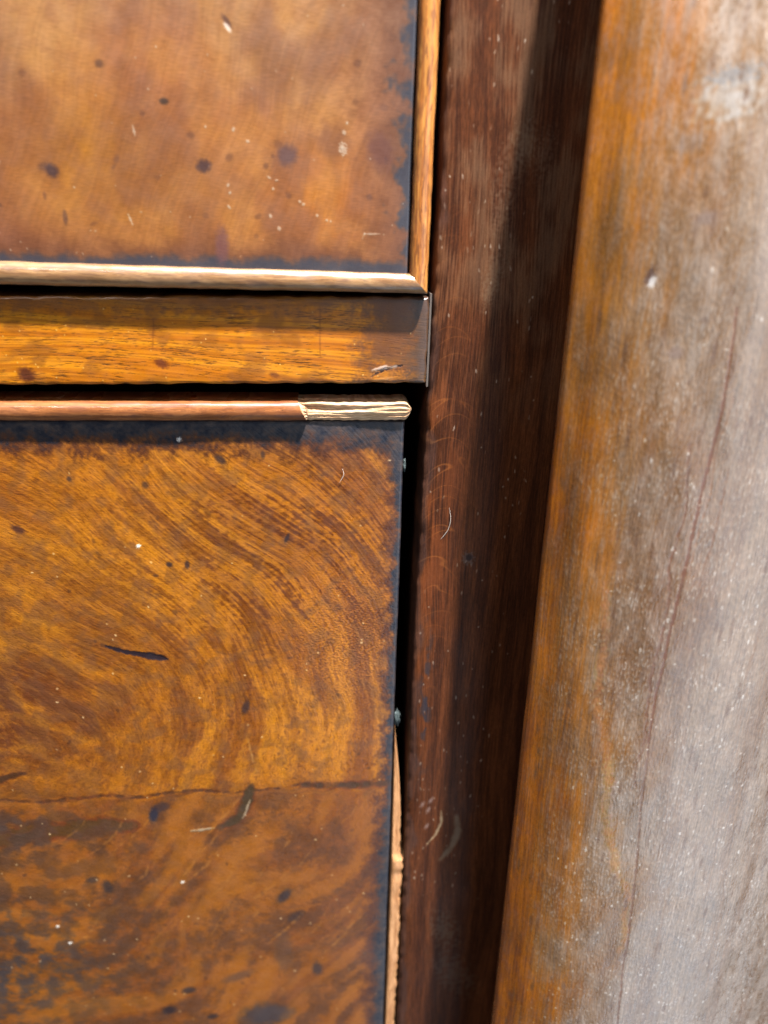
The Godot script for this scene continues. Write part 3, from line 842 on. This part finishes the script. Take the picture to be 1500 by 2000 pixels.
func build_broken_bead(lo: Node, mat: Material) -> void:
	# what is left of the bead right of the break: torn fibres, hollowed near the break, rounded at the far end
	var nx := 90
	var nq := 26
	var pos := PackedVector3Array()
	var uv := PackedVector2Array()
	for i in nx + 1:
		var t := float(i) / nx
		var x := lerpf(-8.5, 20.7, t)
		var top := -41.05 + 0.25 * ss(10.0, 19.0, x) + n2(x * 0.3, 4.0) * 0.12
		var bot := -45.95 + 0.25 * ss(5.0, 19.0, x) + n2(x * 0.5, 8.0) * 0.1
		var tip := ss(18.3, 20.7, x)
		var mid := (top + bot) * 0.5 + 0.4
		var round_end := sqrt(maxf(0.0, 1.0 - tip * tip))
		top = lerpf(mid, top, round_end)
		bot = lerpf(mid, bot, round_end)
		for j in nq + 1:
			var q := float(j) / nq
			var body := 1.05 + 0.35 * ss(2.0, 16.0, x) - 0.55 * ss(0.45, 1.0, q)
			var hollow := exp(-pow((q - 0.3 - 0.012 * (x + 4.0)) / 0.13, 2.0)) * (1.0 - ss(-3.0, 9.0, x)) * 1.5
			var fibre := n2(x * 0.05, q * 6.0) * 0.2 + n2(x * 0.1 + 5.0, q * 18.0) * 0.08
			var edge := minf(1.0, minf(q, 1.0 - q) * 9.0)
			var z := (body - hollow + fibre) * sqrt(edge) * (0.35 + 0.65 * round_end)
			if j == 0 or j == nq:
				z = -7.0
			pos.append(Vector3(x, lerpf(top, bot, q), -2.5 + z))
			uv.append(Vector2(0.2 + t * 0.25, 0.08 + 0.84 * q))
	var o := surface("splintered_bead", pos, uv, nq + 1, Vector3.BACK, mat, lo)
	o.set_meta("label", "pale splintered end of the top bead")
	# the torn end grain of the sound bead: a crumbly little wall
	pos = PackedVector3Array()
	uv = PackedVector2Array()
	var nr := 7
	var na := 22
	for r in nr + 1:
		for a in na + 1:
			var f := float(r) / nr
			var ang := PI * a / na
			var q := 0.5 - 0.5 * cos(ang) * f
			var h := sin(ang) * f * 2.6 + 0.02
			var x := -6.9 + q * 4.9 * 0.45 + absf(n2(q * 9.0, h * 2.6)) * 1.6 * (1.0 - f * f) + (1.0 - f) * 0.5
			pos.append(Vector3(x, -40.95 - q * 4.9, -2.5 + h))
			uv.append(Vector2(0.6 + q * 0.03, 0.2 + h * 0.2))
	surface("torn_end", pos, uv, na + 1, Vector3.RIGHT, mat, lo)


func build_side_remnant(lo: Node, mat: Material) -> void:
	# a strip of the side bead is left low down, split to a point at its top, with a step where the split ends
	var rows := [[-134.5, 0.1, 0.2], [-136.6, 0.25, 0.4], [-142, 0.9, 0.7], [-149, 1.7, 0.8], [-158, 2.5, 0.85], [-168, 3.0, 0.9], [-176, 3.2, 0.95], [-180, 3.3, 1.0], [-182, 3.4, 1.1], [-183, 4.4, 1.8], [-187, 4.4, 1.75], [-189, 3.9, 1.3], [-193, 4.2, 1.6], [-199, 3.8, 1.5], [-200, 4.15, 1.6], [-209, 4.1, 1.5], [-225, 4.0, 1.5], [-240, 3.75, 1.5], [-256, 3.5, 1.5], [-275, 3.6, 1.5], [-300, 3.6, 1.5]]
	var pos := PackedVector3Array()
	var uv := PackedVector2Array()
	var n := 150
	var nq := 12
	for j in n + 1:
		var y := lerpf(-134.5, -300.0, float(j) / n)
		var i := 0
		while i < rows.size() - 2 and y < rows[i + 1][0]:
			i += 1
		var t := clampf((y - rows[i][0]) / (rows[i + 1][0] - rows[i][0]), 0.0, 1.0)
		var wide := lerpf(rows[i][1], rows[i + 1][1], t)
		var high := lerpf(rows[i][2], rows[i + 1][2], t)
		var rag := (n2(y * 0.3, 2.0) * 0.3 + n2(y * 1.2, 6.0) * 0.16) * ss(-150.0, -188.0, y)
		for q in nq + 1:
			var f := float(q) / nq
			var z := high * sqrt(minf(1.0, minf(f * 6.0, (1.0 - f) * 5.0))) + n2(f * 7.0, y * 0.05) * 0.12
			if q == 0 or q == nq:
				z = -8.0
			pos.append(Vector3(19.35 + f * (wide + rag), y, -2.6 + z))
			uv.append(Vector2(0.02 + fposmod(-y, 120.0) / 125.0, 0.1 + 0.8 * f))
	var o := surface("side_bead_remnant", pos, uv, nq + 1, Vector3.BACK, mat, lo)
	o.set_meta("label", "split pale remnant of the side bead")
	# crumbs of old glue on the bare edge
	lump("glue_crumb", Vector3(19.5, -57.6, -3.6), Vector3(0.5, 1.5, 1.0), lo)
	lump("glue_crumb", Vector3(20.0, -133.0, -3.4), Vector3(0.9, 2.2, 1.2), lo)


func lump(called: String, at: Vector3, r: Vector3, parent: Node) -> void:
	var pos := PackedVector3Array()
	var uv := PackedVector2Array()
	for j in 9:
		for i in 13:
			var a := TAU * i / 12.0
			var b := PI * j / 8.0
			var d := Vector3(sin(b) * cos(a), cos(b), sin(b) * sin(a))
			var k := 1.0 + 0.45 * n2(d.x * 1.6 + at.y, d.y * 1.6 + d.z * 1.3)
			pos.append(at + d * r * k)
			uv.append(Vector2(i / 12.0, j / 8.0))
	surface(called, pos, uv, 13, Vector3.BACK, plain(Color8(62, 70, 68), 0.6), parent)


# ---------------------------------------------------------------- lint caught on the wood
func fibre(called: String, pts: PackedVector3Array, r: float, label: String) -> void:
	var c := Curve3D.new()
	for i in pts.size():
		var d := (pts[mini(i + 1, pts.size() - 1)] - pts[maxi(i - 1, 0)]) / 6.0
		c.add_point(pts[i], -d, d)
	var n := 24
	var len := c.get_baked_length()
	var pos := PackedVector3Array()
	var uv := PackedVector2Array()
	var prev := Vector3.UP
	for j in n + 1:
		var p := c.sample_baked(len * j / n)
		var q := c.sample_baked(minf(len, len * j / n + 0.05))
		var t := (q - p).normalized() if q.distance_to(p) > 0.001 else prev
		prev = t
		var s := t.cross(Vector3.BACK).normalized()
		var o := s.cross(t)
		var rr := r * sin(PI * clampf(float(j) / n, 0.03, 0.97)) ** 0.4
		for i in 7:
			var a := TAU * i / 6.0
			pos.append(p + (s * cos(a) + o * sin(a)) * rr)
			uv.append(Vector2(i / 6.0, float(j) / n))
	var at: Vector3 = pts[0]
	for i in pos.size():
		pos[i] -= at
	var node := surface(called, pos, uv, 7, Vector3.BACK, plain(Color8(188, 172, 158), 0.6), self)
	node.position = at * MM
	node.set_meta("label", label)
	node.set_meta("category", "lint")
	node.set_meta("group", "bits of lint on the chest")


func build_lint() -> void:
	fibre("lint_fibre", PackedVector3Array([Vector3(30.9, -67.5, 0.2), Vector3(31.4, -70.5, 0.5), Vector3(30.9, -73.5, 0.4), Vector3(29.2, -76.2, 0.2)]), 0.07, "pale curved fibre clinging to the dark stile beside the gap")
	fibre("lint_fibre_001", PackedVector3Array([Vector3(3.9, -58.0, -2.2), Vector3(4.3, -59.6, -1.9), Vector3(3.2, -61.8, -2.1)]), 0.07, "short pale hair on the amber drawer below its splintered bead")
